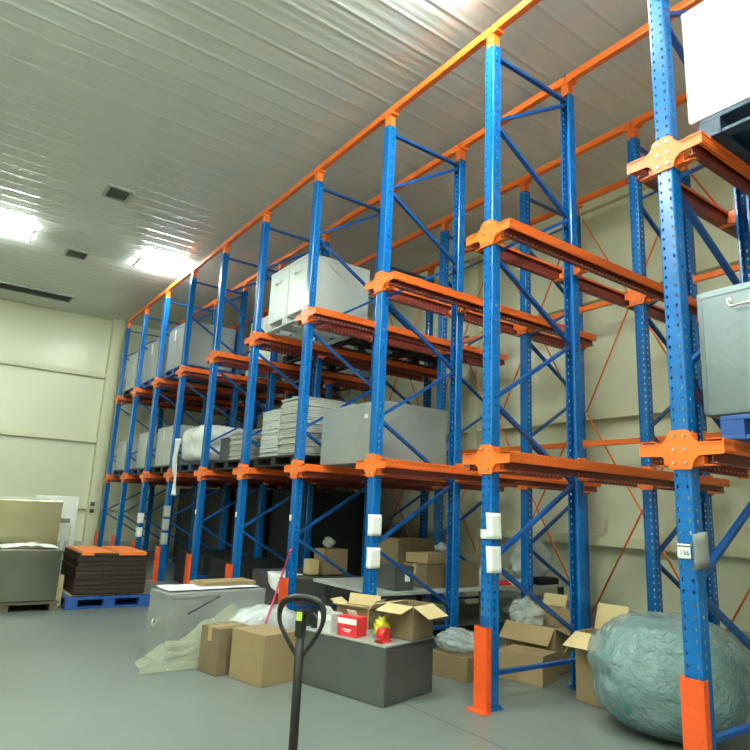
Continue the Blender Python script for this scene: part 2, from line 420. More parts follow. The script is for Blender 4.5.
for row, y in enumerate((0, D1, D2, D3)):
    for i in range(8, -2, -1):
        lab = 'orange top tie bar, %s bay from the end wall, %s' % (ORD[8-i], ('over the aisle-side posts', 'over the second row of posts', 'over the third row of posts', 'over the rearmost posts')[row])
        if tb is None:
            m = MB(); m.box((P/2, 0, .045), (P-.012, .075, .085), None, .012)
            m.box((.05, 0, .0), (.08, .095, .012)); m.box((P-.05, 0, .0), (.08, .095, .012))
            o = tb = obj('top_tie_bar', m, 'orange')
        else: o = tb.copy(); COL.objects.link(o)
        o.location = (-i*P-P, y, ZT+.172)
        if i < 9: pass
        tag(o, lab, 'rack tie bar', 'orange tie bars along the rack top')
# rear horizontal bars and crossed rods
for lv, z in ((0, 2.52), (1, 4.50)):
    for i in range(8, -2, -1):
        m = MB(); m.box((P/2, 0, 0), (P-.13, .05, .075), None, .008); m.box((.005+.06, 0, 0), (.012, .07, .12)); m.box((P-.065, 0, 0), (.012, .07, .12))
        o = obj('rear_tie_bar', m, 'orange', None, (-i*P-P, D3+.0, z))
        tag(o, '%s orange rear tie bar between rearmost posts, %s bay from the end wall' % ('upper' if lv else 'lower', ORD[8-i]), 'rack tie bar', 'orange rear tie bars of the rack')
for lv, (za, zb) in enumerate(((.25, 2.95), (2.98, 5.98))):
    for i in range(8, -2, -1):
        t = thing('cross_brace', '%s crossed orange rods at the rack back, %s bay from the end wall' % ('upper' if lv else 'lower', ORD[8-i]), 'rack brace', (-i*P-P/2, D3+.085, 0), 0, 'crossed rods at the rack back')
        for s in (-1, 1):
            obj('rod', MB().tube([(s*(P/2-.07), .012*s, za), (-s*(P/2-.07), .012*s, zb)], .0125, 8), 'orange', t)
# guards
gp = None
for c, i in enumerate(range(9, -2, -1)):
    if gp is None:
        m = MB()
        for (x0, x1, y0_, y1_) in ((-.07, .07, -.006, 0), (-.07, -.064, 0, .045), (.064, .07, 0, .045)):
            m.box(((x0+x1)/2, (y0_+y1_)/2, .31), (x1-x0, y1_-y0_, .62))
        m.box((0, -.03, .004), (.2, .08, .008))
        for z in (.12, .3, .48):
            for x in (-.03, .03): m.tube([(x, -.006, z), (x, -.012, z)], .011, 8)
        gp = o = obj('post_guard', m, 'guard')
    else: o = gp.copy(); COL.objects.link(o)
    o.location = (-i*P+.03, -.128, 0)
    tag(o, 'orange steel guard on the floor before the %s aisle-side post from the end wall' % ORD[c], 'post guard', 'orange post guards')

# ------------------------------------------------------------------ papers on the posts
def paper(label, x, z, w, h, matname='white', curl=.0, y=-.066, text=None, name='paper_sign'):
    b = MB()
    b.sheet(lambda u, v: (x+(u-.5)*w, y-curl*(1-math.cos((v-.5)*2.2))*1.0-curl*.3*math.sin(u*5), z+(v-.5)*h), 6, 8)
    o = obj(name, b, matname); tag(o, label, 'paper sign')
    sm = o.modifiers.new('thick', 'SOLIDIFY'); sm.thickness = .002
    return o
PX = lambda i: -i*P
def wrap_paper(label, px, z, h, a=-.02, side=.06, tilt=0., off=.007, m='white'):
    # sheet stuck on the post front and folded round its camera-side corner
    def fn(u, v):
        L = (.0575-a); tot = L+side; q = u*tot
        bulge = off*(.4+.6*abs(2*v-1))
        if q < L-.015: x, y = a+q, -.054-.010-bulge*.5
        elif q < L+.02:
            k = (q-L+.015)/.035; x, y = .0425+.026*math.sin(k*math.pi/2)+bulge*.3, -.064-bulge*.5+.026*(1-math.cos(k*math.pi/2))
        else: x, y = .0685+bulge*.3, -.038-bulge*.5+(q-L-.02)
        return (px+x+tilt*(v-.5), y, z+(v-.5)*h)
    b = MB(); b.sheet(fn, 16, 6); o = obj('paper_sign', b, m); tag(o, label, 'paper sign')
    o.modifiers.new('thick', 'SOLIDIFY').thickness = .0015
wrap_paper('upper of two white papers wrapped on the third aisle-side post from the camera', PX(2), 1.33, .22, .012, .13)
wrap_paper('lower of two white papers wrapped on the third aisle-side post from the camera', PX(2), 1.0, .21, .012, .13)
wrap_paper('upper white paper on the second aisle-side post from the camera, over a label', PX(1), 1.405, .21, .02, .12, -.01)
wrap_paper('lower white paper on the second aisle-side post from the camera', PX(1), 1.135, .21, .022, .12, -.012)
paper('small white label with a green line, partly behind the upper white paper', PX(1)-.005, 1.335, .09, .075, 'white', 0., -.062)
wrap_paper('upper of two white papers on the third post from the end wall', PX(7), 1.08, .21, -.05, .10)
wrap_paper('lower of two white papers on the third post from the end wall', PX(7), .79, .20, -.05, .10)
for k, z in enumerate((1.27, 1.02, .76)):
    wrap_paper('%s of three grey papers on the fourth post from the end wall' % ('top', 'middle', 'bottom')[k], PX(6), z, .21, -.05, .10, m='greypaper')
for i, z in ((5, 1.31), (4, 1.32), (3, 1.34)):
    paper('small white sticker on the %s aisle-side post from the end wall' % ORD[9-i], PX(i)-.01, z, .055, .075, 'white', 0, -.062)
lb = paper('small white number label on the closest aisle-side post', PX(0)-.012, 1.33, .082, .088, 'white', 0, -.058, name='number_label')
def text_on(parent, body, size, loc, rot, m):
    cu = bpy.data.curves.new('lettering', 'FONT'); cu.body = body; cu.size = size; cu.align_x = 'CENTER'; cu.align_y = 'CENTER'; cu.extrude = .0004
    o = bpy.data.objects.new('lettering', cu); COL.objects.link(o); o.location = loc; o.rotation_euler = rot; cu.materials.append(MT[m])
    dg = bpy.context.evaluated_depsgraph_get(); me = bpy.data.meshes.new_from_object(o.evaluated_get(dg)); bpy.data.objects.remove(o)
    o = bpy.data.objects.new('lettering', me); COL.objects.link(o); o.location = loc; o.rotation_euler = rot; o.parent = parent; return o
text_on(lb, '136', .042, (PX(0)-.008, -.0615, 1.32), (math.pi/2, 0, 0), 'ink')
o = obj('printed_line', MB().box((PX(0)-.012, -.0615, 1.362), (.078, .001, .008)), 'ink', lb)
b = MB(); b.sheet(lambda u, v: (.07+.055*math.sin(u*math.pi*.9), -.10+u*.12, 1.33+(v-.5)*.21+.02*math.sin(u*3)), 8, 4)
o = obj('curled_paper', b, 'greycurl'); tag(o, 'curled grey paper hanging on the side of the closest aisle-side post', 'paper')
o.modifiers.new('thick', 'SOLIDIFY').thickness = .004

# ------------------------------------------------------------------ pallets
def make_pallet(mats, w=1.30, d=1.10, label='', loc=(0, 0, 0)):
    t = thing('pallet', label, 'pallet', loc, 0)
    b = MB(); b.box((0, 0, .135), (w, d, .03), None, .006)
    for k in range(7): b.box((0, -d/2+.06+k*(d-.12)/6, .152), (w-.02, .09, .006))
    obj('deck', b, mats, t)
    for sx in (-1, 0, 1):
        r = MB(); x = sx*(w/2-.07); r.box((x, 0, .0125), (.14, d, .025), None, .005)
        for sy in (-1, 0, 1): r.box((x, sy*(d/2-.075), .0725), (.14, .15, .095))
        obj('runner', r, mats, t)
    for sy in (-1, 1):
        obj('cross_skid', MB().box((0, sy*(d/2-.05), .0125), (w-.29, .10, .025), None, .004), mats, t)
    return t
PAL = {}
def pallet(matname, label, loc, group='loaded pallets in the rack'):
    if matname not in PAL: PAL[matname] = make_pallet(matname, label=label, loc=loc); PAL[matname]['group'] = group; return PAL[matname]
    return dup(PAL[matname], loc, 0, label, group)
PH = .155
# steel boxes / loads
def steel_box(label, loc, size, m, strips=(), handles=(), rz=0., lid=True, group=None, name='steel_box', cat='box', rim=None):
    w, d, h = size
    t = thing(name, label, cat, loc, rz, group)
    b = MB(); b.box((0, 0, h/2), (w, d, h-.002), None, .012)
    # folded edge seams
    for sx in (-1, 1):
        for sy in (-1, 1): b.box((sx*(w/2-.012), sy*(d/2-.012), h/2), (.030, .030, h-.03))
    obj('box_body', b, m, t)
    if lid:
        l = MB(); l.box((0, 0, h+.006), (w+.012, d+.012, .018), None, .005)
        for sy in (-1, 1): l.box((0, sy*(d/2+.004), h-.012), (w+.01, .006, .03))
        for sx in (-1, 1): l.box((sx*(w/2+.004), 0, h-.012), (.006, d, .03))
        obj('box_lid', l, rim or m, t)
    for (x, z, ww, hh) in strips:
        o = obj('label_strip', MB().box((x, -d/2-.003, z), (ww, .004, hh)), 'white', t)
    for (x, z, ww) in handles:
        hb = MB(); hb.tube([(x-ww/2, -d/2, z+.03), (x-ww/2, -d/2-.03, z+.02), (x-ww/2+.02, -d/2-.045, z-.02), (x+ww/2-.02, -d/2-.045, z-.02), (x+ww/2, -d/2-.03, z+.02), (x+ww/2, -d/2, z+.03)], .007, 8)
        hb.box((x-ww/2, -d/2-.004, z+.03), (.03, .008, .04)); hb.box((x+ww/2, -d/2-.004, z+.03), (.03, .008, .04))
        obj('handle', hb, 'bolt', t)
    return t
LC = lambda k: -(k+.5)*P            # centre of the lane between posts k and k+1
lane_name = lambda k: ORD[9-k-1]+' lane from the end wall'
UP, LO = LV[1]+.06, LV[0]+.06
Yp = (.60, 1.80, 3.0)
depth = ('front', 'middle', 'rear')
# ---- upper level
def load_pair(k, base, p, m, h, w=1.25, strips=False, pm='blackplastic', handles=False, mname='grey'):
    z = base; y = Yp[p]; lev = 'upper' if base > 3 else 'lower'
    nm = {'blackplastic': 'black', 'navyplastic': 'navy', 'blueplastic': 'blue', 'greyplastic': 'grey'}[pm]
    pallet(pm, '%s pallet on the %s rails, %s position of the %s' % (nm, lev, depth[p], lane_name(k)), (LC(k), y, z))
    bw = w/2-.03
    for s in (-1, 1):
        steel_box('%s steel box, %s %s pallet, %s, %s half' % (mname, lev, depth[p], lane_name(k), 'far' if s < 0 else 'near'),
                  (LC(k)+s*w/4, y, z+PH), (bw, 1.04, h), m,
                  strips=[(s*.02+.14, h-.16, .07, .24)] if strips else (), handles=[(0, h-.22, .14)] if handles else (),
                  group='steel boxes on the rack')
load_pair(8, UP, 0, 'galvlight', .93, strips=False, pm='blackplastic', mname='pale')
load_pair(7, UP, 0, 'galvgrey', .93, strips=True, pm='blueplastic')
load_pair(6, UP, 0, 'galvgrey', .93, strips=True, pm='blueplastic')
load_pair(3, UP, 0, 'galvlight', .80, pm='greyplastic', handles=True, mname='pale')
load_pair(5, UP, 1, 'panelwhite', 1.0, pm='greyplastic', mname='white')
for k in (8, 7, 6): load_pair(k, UP, 1, 'galvgrey', .80, pm='blackplastic')
load_pair(5, UP, 2, 'galvgrey', .75, pm='blackplastic')
for k, p in ((3, 1), (3, 2), (4, 1)):
    pallet('blackplastic', 'empty black pallet, upper rails, %s place in the %s' % (depth[p], lane_name(k)), (LC(k), Yp[p], UP), 'empty pallets in the rack')
# near lane, top: white box on a dark pallet
pallet('navyplastic', 'dark navy pallet at the top edge, on the upper rails of the closest lane', (LC(-1), .62, UP))
steel_box('white box on the dark pallet in the closest lane, upper level', (LC(-1)-.02, .60, UP+PH+.01), (1.40, 1.04, .9), 'panelwhite')
# near lane, lower: galvanised box on blue pallet
pallet('blueplastic', 'blue pallet under the big galvanised box in the closest lane', (LC(-1)+.0, .62, LO))
steel_box('big galvanised steel box with a latch handle in the closest lane', (LC(-1)-.02, .60, LO+PH), (1.44, 1.06, .81), 'galv', handles=[(-.44, .70, .16)])
# ---- lower level
load_pair(8, LO, 0, 'galvlight', .70, pm='navyplastic', mname='pale')
load_pair(6, LO, 0, 'galvlight', .80, pm='blackplastic', strips=True, mname='pale')
pallet('navyplastic', 'navy pallet on the lower rails, front position of the %s' % lane_name(7), (LC(7), Yp[0], LO))
steel_box('narrow pale steel box with white strip, lower level, %s' % lane_name(7), (LC(7)-.12, .56, LO+PH), (.72, .9, .80), 'galvlight', strips=[(.28, .62, .07, .3)])
for k in (6, 5, 4): load_pair(k, LO, 1, 'galvgrey', .75, pm='blackplastic')
for k in (6, 5): load_pair(k, LO, 2, 'galvgrey', .75, pm='blackplastic')
# wrapped bundle
def lump(name_, size, seed, amt, freq, m, subdiv=4, squash=.0, boxy=2.6):
    bm = bmesh.new(); bmesh.ops.create_icosphere(bm, subdivisions=subdiv, radius=1)
    off = Vector((seed*3.1, seed*1.7, seed*.9))
    for v in bm.verts:
        p = v.co.normalized()
        nrm = (abs(p.x)**boxy+abs(p.y)**boxy+abs(p.z)**boxy)**(1/boxy); q = p/nrm
        f = 1+amt*(noise.noise(q*freq+off)+.5*noise.noise(q*freq*2.3+off)+.3*noise.noise(q*freq*5+off))
        v.co = Vector((q.x*size[0]/2*f, q.y*size[1]/2*f, size[2]/2+q.z*size[2]/2*(f if q.z > 0 else 1)))
    for f in bm.faces: f.smooth = True
    me = bpy.data.meshes.new(name_); bm.to_mesh(me); bm.free(); me.materials.append(MT[m]); return me
def lump_obj(name, label, cat, loc, size, seed, amt, freq, m, parent=None, rz=0., boxy=2.6, subdiv=4, group=None):
    o = bpy.data.objects.new(name, lump(name, size, seed, amt, freq, m, subdiv, 0, boxy)); COL.objects.link(o); o.location = loc; o.rotation_euler = (0, 0, rz)
    if parent is not None: o.parent = parent
    else: tag(o, label, cat, group)
    return o
pallet('navyplastic', 'navy pallet under the white wrapped bundle, lower level', (LC(5), Yp[0], LO))
t = thing('wrapped_bundle', 'bulging white plastic-wrapped bundle on the lower level with film hanging from it', 'bundle', (LC(5)+.02, .52, LO+PH))
lump_obj('bundle_body', '', '', (0, 0, 0), (1.36, 1.06, .70), 3, .07, 2.6, 'wrap', t, 0, 5.0)
b = MB(); b.sheet(lambda u, v: (-.42+.26*u*(1-.4*v)+.14*v+.04*math.sin(v*9+u*3), -.665-.03*math.sin(v*5+u*6), .45-v*1.05), 8, 20)
o = obj('hanging_film', b, 'wrap', t); o.modifiers.new('thick', 'SOLIDIFY').thickness = .006
# stacks of sheets, each one ridged mesh
def sheetstack(label, loc, w, d, h, nl, m='sheetstack', lean=0., top=True, rz=0.):
    t = thing('sheet_stack', label, 'sheetstack', loc, rz)
    b = MB(); q = random.Random(int(abs(loc[0])*100)+int(h*50))
    lh = h/nl
    for k in range(nl):
        b.box((q.uniform(-.012, .012)+lean*k/nl, q.uniform(-.012, .012), lh*(k+.5)), (w+q.uniform(-.015, .015), d+q.uniform(-.015, .015), lh*.86), None, .004)
    obj('sheet_layers', b, m, t)
    if top:
        s = MB(); s.sheet(lambda u, v: ((u-.5)*w*1.03+lean, (v-.5)*d*1.03, h+.004+.012*noise.noise(Vector((u*3, v*3, h)))), 8, 8)
        o = obj('cover_sheet', s, 'white', t); o.modifiers.new('thick', 'SOLIDIFY').thickness = .004
    return t
pallet('blackplastic', 'black pallet under the two tall grey stacks, lower level', (LC(3), Yp[0], LO))
sheetstack('taller grey bale on the lower level, one of two side by side', (LC(3)+.30, .62, LO+PH), .60, 1.0, .80, 26)
sheetstack('grey bale with white layers, beside the taller bale on the lower level', (LC(3)-.32, .62, LO+PH), .56, 1.0, .68, 22, 'greyplastic')
pallet('blackplastic', 'black pallet under the short paper-topped bale, lower level', (LC(4), Yp[0], LO))
sheetstack('short grey bale with white sheet on top beside the wrapped bundle', (LC(4)+.28, .60, LO+PH), .60, 1.0, .42, 14)
steel_box('dark green box beside the short bale on the lower level', (LC(4)-.30, .60, LO+PH), (.5, .9, .38), 'darksteel')
sheetstack('tall grey bale behind the two stacks, lower level', (LC(3)+.1, 1.85, LO), 1.2, 1.0, .95, 24)
# metal box in lane 2 lower
steel_box('grey steel box with small white tag, alone on the lower rails', (LC(2)-.02, .72, LO), (1.27, 1.02, .70), 'galvgrey', strips=[(.36, .55, .07, .045)], name='steel_box')
t = thing('steel_drum', 'grey drum with a pale lid behind the alone grey steel box', 'drum', (LC(3)+.35, 1.62, LO+.0)) if False else None
# ---- dark goods on the ground in the deep lanes
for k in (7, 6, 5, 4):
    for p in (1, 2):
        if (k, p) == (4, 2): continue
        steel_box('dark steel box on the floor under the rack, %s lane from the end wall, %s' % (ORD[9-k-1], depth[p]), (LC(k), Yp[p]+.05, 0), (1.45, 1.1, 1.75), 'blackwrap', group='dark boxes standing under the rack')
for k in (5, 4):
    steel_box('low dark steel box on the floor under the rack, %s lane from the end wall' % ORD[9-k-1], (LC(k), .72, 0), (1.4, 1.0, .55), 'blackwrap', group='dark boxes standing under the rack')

# ------------------------------------------------------------------ far aisle things
t = thing('wood_pallet', 'dark wooden pallet under the front silver crate', 'pallet', (-7.95, -2.83, 0))
b = MB()
for k in range(6): b.box((-.55+k*.22, 0, .105), (.17, 1.24, .022))
obj('deck', b, 'wood', t)
for s in (-1, 0, 1): obj('runner', MB().box((0, s*.56, .047), (1.24, .09, .094)), 'wood', t)
steel_box('silver metal crate on a wooden pallet with papers on its lid', (-7.92, -2.83, .117), (1.10, 1.16, .64), 'brushed', name='metal_crate', cat='crate')
steel_box('taller silver metal crate behind the front silver crate', (-9.21, -2.745, 0), (1.15, 1.26, 1.375), 'brushedsheen', name='metal_crate', cat='crate')
o = obj('lid_strap', MB().box((-8.72, -2.70, 1.409), (.12, .8, .03), None, .008), 'ventgrey'); tag(o, 'grey flat bar lying along the top of the taller silver crate', 'bar')
b = MB(); b.sheet(lambda u, v: (-7.75+.55*(u-.5)+.05*v, -2.62+.66*(v-.5), .785+.035*abs(noise.noise(Vector((u*3, v*4, 1))))+.03*math.sin(v*3.1)), 10, 12)
o = obj('paper_sheet', b, 'white'); tag(o, 'crumpled white paper lying on the front silver crate', 'paper'); o.modifiers.new('thick', 'SOLIDIFY').thickness = .006
b = MB(); b.sheet(lambda u, v: (-7.72+.45*(u-.5), -3.19+.36*(v-.5), .785+.025*abs(noise.noise(Vector((u*3, v*4, 7))))), 8, 8)
o = obj('paper_sheet', b, 'white'); tag(o, 'white paper on the front silver crate, at its far edge from the orange stack', 'paper'); o.modifiers.new('thick', 'SOLIDIFY').thickness = .005
t = thing('white_panel', 'white slotted metal panel standing behind the taller silver crate', 'panel', (-9.95, -1.98, 0))
b = MB(); b.box((0, 0, 1.22), (.05, .66, .50), None, .006); obj('panel_plate', b, 'panelwhite', t)
for y in (-.05, .16, .30): obj('panel_upright', MB().box((0, y, .50), (.05, .055 if y < .2 else .08, .96)), 'panelwhite', t)
obj('panel_slot', MB().box((.028, .15, 1.06), (.008, .18, .07)), 'ventdark', t)
obj('panel_foot', MB().box((0, .05, .01), (.3, .6, .02)), 'panelwhite', t)
o = obj('junction_box', MB().box((XL+.30, -.42, 1.28), (.10, .10, .10), None, .01), 'darksteel'); tag(o, 'upper small dark junction box on the end wall column', 'junction box')
o.location = (-.04, .34, 0)
o = obj('junction_box', MB().box((XL+.30, -.08, 1.10), (.10, .10, .10), None, .01), 'darksteel'); tag(o, 'lower small dark junction box on the end wall column', 'junction box')
o.location = (-.04, 0, 0)
# stack of trays on a blue pallet
pallet('blueplastic', 'blue plastic pallet on the floor under the stack of orange trays', (-8.0, -1.57, 0), None)
b = MB(); b.sheet(lambda u, v: (-8.0+1.16*(u-.5), -1.555+1.04*(v-.5), .1625+.003*noise.noise(Vector((u*3, v*3, 2)))), 8, 20)
o = obj('slip_sheet', b, 'cardlight'); tag(o, 'pale slip sheet between the blue floor pallet and the brown trays', 'slip sheet')
def tray(label, z, m, top):
    t = thing('plastic_tray', label, 'tray', (-7.97+rnd.uniform(-.008, .008), -1.555+rnd.uniform(-.008, .008), z), 0, 'stacked trays on the blue floor pallet')
    b = MB(); b.box((0, 0, .012), (1.10, .94, .022), None, .004)
    for sy in (-1, 1): b.box((0, sy*.46, .036), (1.10, .02, .05))
    for sx in (-1, 1): b.box((sx*.54, 0, .036), (.02, .9, .05))
    obj('tray_body', b, m, t)
    if top:
        c = MB(); c.box((.0, 0, .052), (1.06, .88, .012))
        c.box((-.02, -.23, .068), (1.08, .40, .026), None, .005); c.box((.0, .24, .068), (1.10, .38, .026), None, .005); c.box((.545, .24, .045), (.012, .38, .03)); c.box((.545, -.36, .045), (.012, .16, .03))
        obj('tray_cover', c, 'trayorange', t)
    return t
for k in range(8):
    tray('dark brown tray, %s from the bottom of the stack with orange top' % ORD[k], PH+.012+k*.062, 'traybrown', False)
tray('orange tray topping the stack of dark brown trays', PH+.012+8*.062, 'traybrown', True)
t = thing('cardboard_carton', 'small beige carton wedged between the silver crate and the tray stack', 'carton', (-7.85, -2.14, .13))

# ------------------------------------------------------------------ cartons
def carton(label, loc, size, rz, flaps=(100, 100, 100, 100), m='card', inside='cardlight', open_=True, tape=False, group=None, name='cardboard_carton', fl=.48):
    """open carton: floor, four walls; flaps fold outward by angle from vertical, None = missing"""
    w, d, h = size; t = thing(name, label, 'carton', loc, rz, group); th = .008
    b = MB(); b.box((0, 0, th/2), (w, d, th))
    for s in (-1, 1):
        b.box((s*(w/2-th/2), 0, h/2), (th, d, h)); b.box((0, s*(d/2-th/2), h/2), (w-2*th, th, h))
    obj('carton_body', b, m, t)
    if open_:
        for q, a in enumerate(flaps):
            if a is None: continue
            ang = math.radians(a)
            # hinge on edge q: 0=-y 1=+y 2=-x 3=+x
            L = min(w, d)*fl
            if q < 2:
                s = -1 if q == 0 else 1
                f = MB(); f.box((0, 0, L/2), (w-.01, .006, L), None)
                obj('flap', f, inside, t, (0, s*(d/2-.004), h), (-s*ang, 0, 0))
            else:
                s = -1 if q == 2 else 1
                f = MB(); f.box((0, 0, L/2), (.006, d-.01, L), None)
                obj('flap', f, inside, t, (s*(w/2-.004), 0, h), (0, s*ang, 0))
    else:
        f = MB(); f.box((0, -d/4, h+.003), (w, d/2-.002, .006)); f.box((0, d/4, h+.003), (w, d/2-.002, .006)); obj('flap', f, m, t)
        if tape: obj('packing_tape', MB().box((0, 0, h+.0075), (.055 if w > d else .055, d+.004, .003)).box((0, -d/2-.002, h-.05), (.055, .003, .12)), 'tape', t)
    return t
bpy.data.objects.remove(t)
carton('small beige carton wedged between the silver crate and the tray stack', (-7.75, -2.165, 0), (.2, .075, .40), 0, m='cardlight', open_=False)

# silver floor box with papers
RB = math.radians(8)
steel_box('grey metal box on the floor near the pallet truck, topped with flattened card', (-4.30, -1.36, 0), (.42, 1.06, .61), 'galvgrey', rz=RB, name='metal_box', handles=[(.0, .34, .10)])
b = MB(); b.sheet(lambda u, v: (-4.36+.40*(u-.5)-.1*(v-.5), -1.35+1.0*(v-.5), .633+.010*noise.noise(Vector((u*4, v*5, 3)))+.012), 10, 14)
o = obj('paper_sheet', b, 'white'); tag(o, 'white paper spread over the grey metal box by the plastic film', 'paper'); o.modifiers.new('thick', 'SOLIDIFY').thickness = .004
o = obj('cardboard_sheet', MB().box((0, 0, .012), (.30, .62, .024)).box((.02, .01, .03), (.28, .58, .010)), 'card', None, (-4.46, -1.16, .652), (0, 0, math.radians(5))); tag(o, 'flattened brown cardboard on top of the grey metal box', 'cardboard')
# yellowish plastic film draped in front
def ridge(u, v, k): return noise.noise(Vector((u*3, v*3, k)))*.14+noise.noise(Vector((u*8, v*8, k)))*.07+noise.noise(Vector((u*19, v*19, k)))*.025
def film_pt(u, v):
    y = -2.13+1.0*u; hm = (.05+.42*min(1, u*1.25)**.9)*(1+.35*noise.noise(Vector((u*4, 3.3, 0)))+.12*noise.noise(Vector((u*14, 1.3, 0))))
    nz = ridge(u, v, 2.)
    return (-3.985+.03*(u)+.22*(1-v)*(1-.3*u)+.55*abs(nz)*(1-abs(2*v-1))+.02, y+.10*nz, max(.012, .01+hm*v+.5*nz*v*(1-v)))
b = MB(); b.sheet(film_pt, 44, 36)
o = obj('plastic_film', b, 'filmyellow'); tag(o, 'crumpled yellowish clear plastic film draped beside the grey metal box', 'plastic film')
o = obj('dark_rod', MB().tube([(-3.93, -1.70, .455), (-4.03, -1.36, .585)], .008, 8), 'blackplastic'); tag(o, 'thin dark rod leaning on the crumpled yellowish film', 'rod')
carton('brown carton beside the plastic film, closed', (-3.62, -1.44, 0), (.28, .34, .385), math.radians(12), open_=False, m='carddark', tape=True)
carton('pale brown flat-faced carton before the pallet truck handle', (-3.22, -1.25, 0), (.44, .36, .40), math.radians(14), open_=False, m='card')
lump_obj('bubble_wrap', 'heap of pale bubble wrap behind the pale brown carton', 'bubble wrap', (-3.87, -.93, 0), (.36, .78, .50), 11, .10, 2.4, 'filmwhite', None, 0, 2.6)

# ------------------------------------------------------------------ pallet truck
t = thing('pallet_truck', 'black hand pallet truck with loop handle and lime sticker', 'pallet truck', (-.42, -2.49, 0), math.radians(38))
tr_r = math.radians(40)
loop = []
for k in range(25):
    a = math.pi*(k/24)
    pass
pts = [(x_*.88, y_, z_-.035) for x_, y_, z_ in [(-.015, 0, .90), (-.07, 0, .965), (-.115, 0, 1.02), (-.122, 0, 1.075), (-.105, 0, 1.115), (-.06, 0, 1.135), (0, 0, 1.14), (.06, 0, 1.135), (.10, 0, 1.12), (.118, 0, 1.08), (.112, 0, 1.03), (.07, 0, .965), (.015, 0, .90)]]
def smooth(ps, it=2):
    ps = [Vector(p) for p in ps]
    for _ in range(it):
        q = [ps[0]]
        for a, b_ in zip(ps, ps[1:]): q += [a*.75+b_*.25, a*.25+b_*.75]
        ps = q+[ps[-1]]
    return ps
sp = smooth(pts); 
obj('loop_handle', MB().tube(sp, [.0095+.007*max(0, min(1, (p.z-1.0)/.1)) for p in sp], 10), 'blackplastic', t)
obj('handle_shaft', MB().tube([(0, 0, .22), (0, 0, 1.03)], .020, 12).box((0, -.002, 1.0), (.036, .05, .11), None, .006), 'blackplastic', t)
obj('sticker', MB().box((0, -.0285, 1.03), (.026, .003, .036)), 'lime', t)
obj('lever', MB().bar((0, -.01, 1.03), (.05, -.02, 1.065), .008, .012), 'blackplastic', t)
b = MB(); b.box((0, 0, .15), (.20, .16, .14), None, .02); b.tube([(0, .04, .2), (0, .04, .36)], .035, 12); obj('pump', b, 'blackplastic', t)
for s in (-1, 1): obj('wheel', MB().tube([(s*.03, .0, .09), (s*.08, .0, .09)], .09, 20), 'darksteel', t)
for s in (-1, 1):
    b = MB(); b.box((s*.19, -.70, .085), (.15, 1.15, .05), None, .01); obj('fork', b, 'guard', t)
    obj('roller', MB().tube([(s*.19-.04, -1.15, .04), (s*.19+.04, -1.15, .04)], .04, 14), 'darksteel', t)
obj('fork_bridge', MB().box((0, -.13, .16), (.54, .06, .18), None, .01), 'guard', t)

# stick
b = MB(); b.tube([(-3.474, -1.114, .414), (-4.93, -.135, .92)], .011, 8); b.tube([(-4.93, -.135, .92), (-4.905, -.123, .97)], .016, 8)
o = obj('crimson_stick', b, 'pink'); tag(o, 'thin crimson stick leaning from the pale brown carton against a rack post', 'stick')

# ------------------------------------------------------------------ cabinet with things on it
CR = math.radians(14.6); cz = .45
c0 = Vector((-2.61, -.57, 0))
t = thing('metal_cabinet', 'dark grey metal cabinet lying on the floor, cluttered with boxes', 'cabinet', c0, CR)
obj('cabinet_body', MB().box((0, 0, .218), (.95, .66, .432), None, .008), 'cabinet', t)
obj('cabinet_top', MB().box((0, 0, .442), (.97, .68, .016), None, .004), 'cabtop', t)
obj('cabinet_door', MB().box((.478, 0, .22), (.008, .60, .38)), 'darksteel', t)
def on_cab(x, y): return (c0.x+x, c0.y+y, cz)
carton('open carton with four spread flaps on the dark cabinet', (-2.28, -.36, cz), (.27, .30, .27), math.radians(16), (104, 100, 100, 116), m='carddark', fl=.66)
carton('shallow open carton behind the red box on the dark cabinet', (-2.86, -.50, cz), (.34, .20, .17), math.radians(25), (70, 15, 60, 40), m='card')
def small_box(label, loc, s, rz, m, extra=None, name='small_box'):
    t = thing(name, label, 'box', loc, rz); w, d, h = s
    b = MB(); b.box((0, 0, h/2), (w, d, h), None, .003); obj('box_body', b, m, t)
    f = MB(); f.box((0, -d/2-.001, h*.78), (w*.96, .002, h*.28)); obj('box_band', f, 'white', t)
    f = MB(); R = Euler((math.radians(40), 0, 0)).to_matrix(); f.box((w*.15, -d*.3, h+.03), (w*.45, .003, .07), R); obj('flap', f, 'white', t)
    return t
tb_ = small_box('red cardboard box with white band on the dark cabinet', (-2.52, -.79, cz), (.20, .15, .155), CR+.1, 'redcard')
obj('printed_line', MB().box((0, -.0765, .055), (.09, .001, .009)).box((0, -.0765, .040), (.06, .001, .005)), 'white', tb_)
small_box('pale grey box beside the red box on the dark cabinet', (-2.78, -.85, cz), (.18, .13, .15), CR-.1, 'greyplastic')
b = MB(); b.tube([(0, 0, 0), (0, 0, .012), (0, 0, .05), (0, 0, .06)], [.05, .065, .065, .05], 20)
o = obj('film_roll', b, 'blackplastic', None, (-2.94, -.89, cz+.066), (math.pi/2, 0, CR)); tag(o, 'dark roll standing on edge at the cabinet corner behind the pallet truck handle', 'roll')
lump_obj('plastic_bag', 'crumpled yellow-green plastic bag between the red box and the open carton', 'bag', (-2.335, -.62, cz), (.12, .13, .16), 5, .4, 3, 'yellow', None, 0, 2.2, 3)
t = thing('tape_dispenser', 'red tape dispenser at the front corner of the dark cabinet', 'tape dispenser', (-2.20, -.70, cz), .4)
obj('tape_roll', MB().tube([(-.035, 0, .056), (.035, 0, .056)], .054, 20), 'redplastic', t)
obj('dispenser_body', MB().box((0, .0, .008), (.09, .12, .016), None, .004).bar((0, -.05, .012), (0, -.09, .035), .06, .01), 'redplastic', t)
obj('cutter', MB().box((0, -.093, .036), (.06, .012, .008)), 'bolt', t)
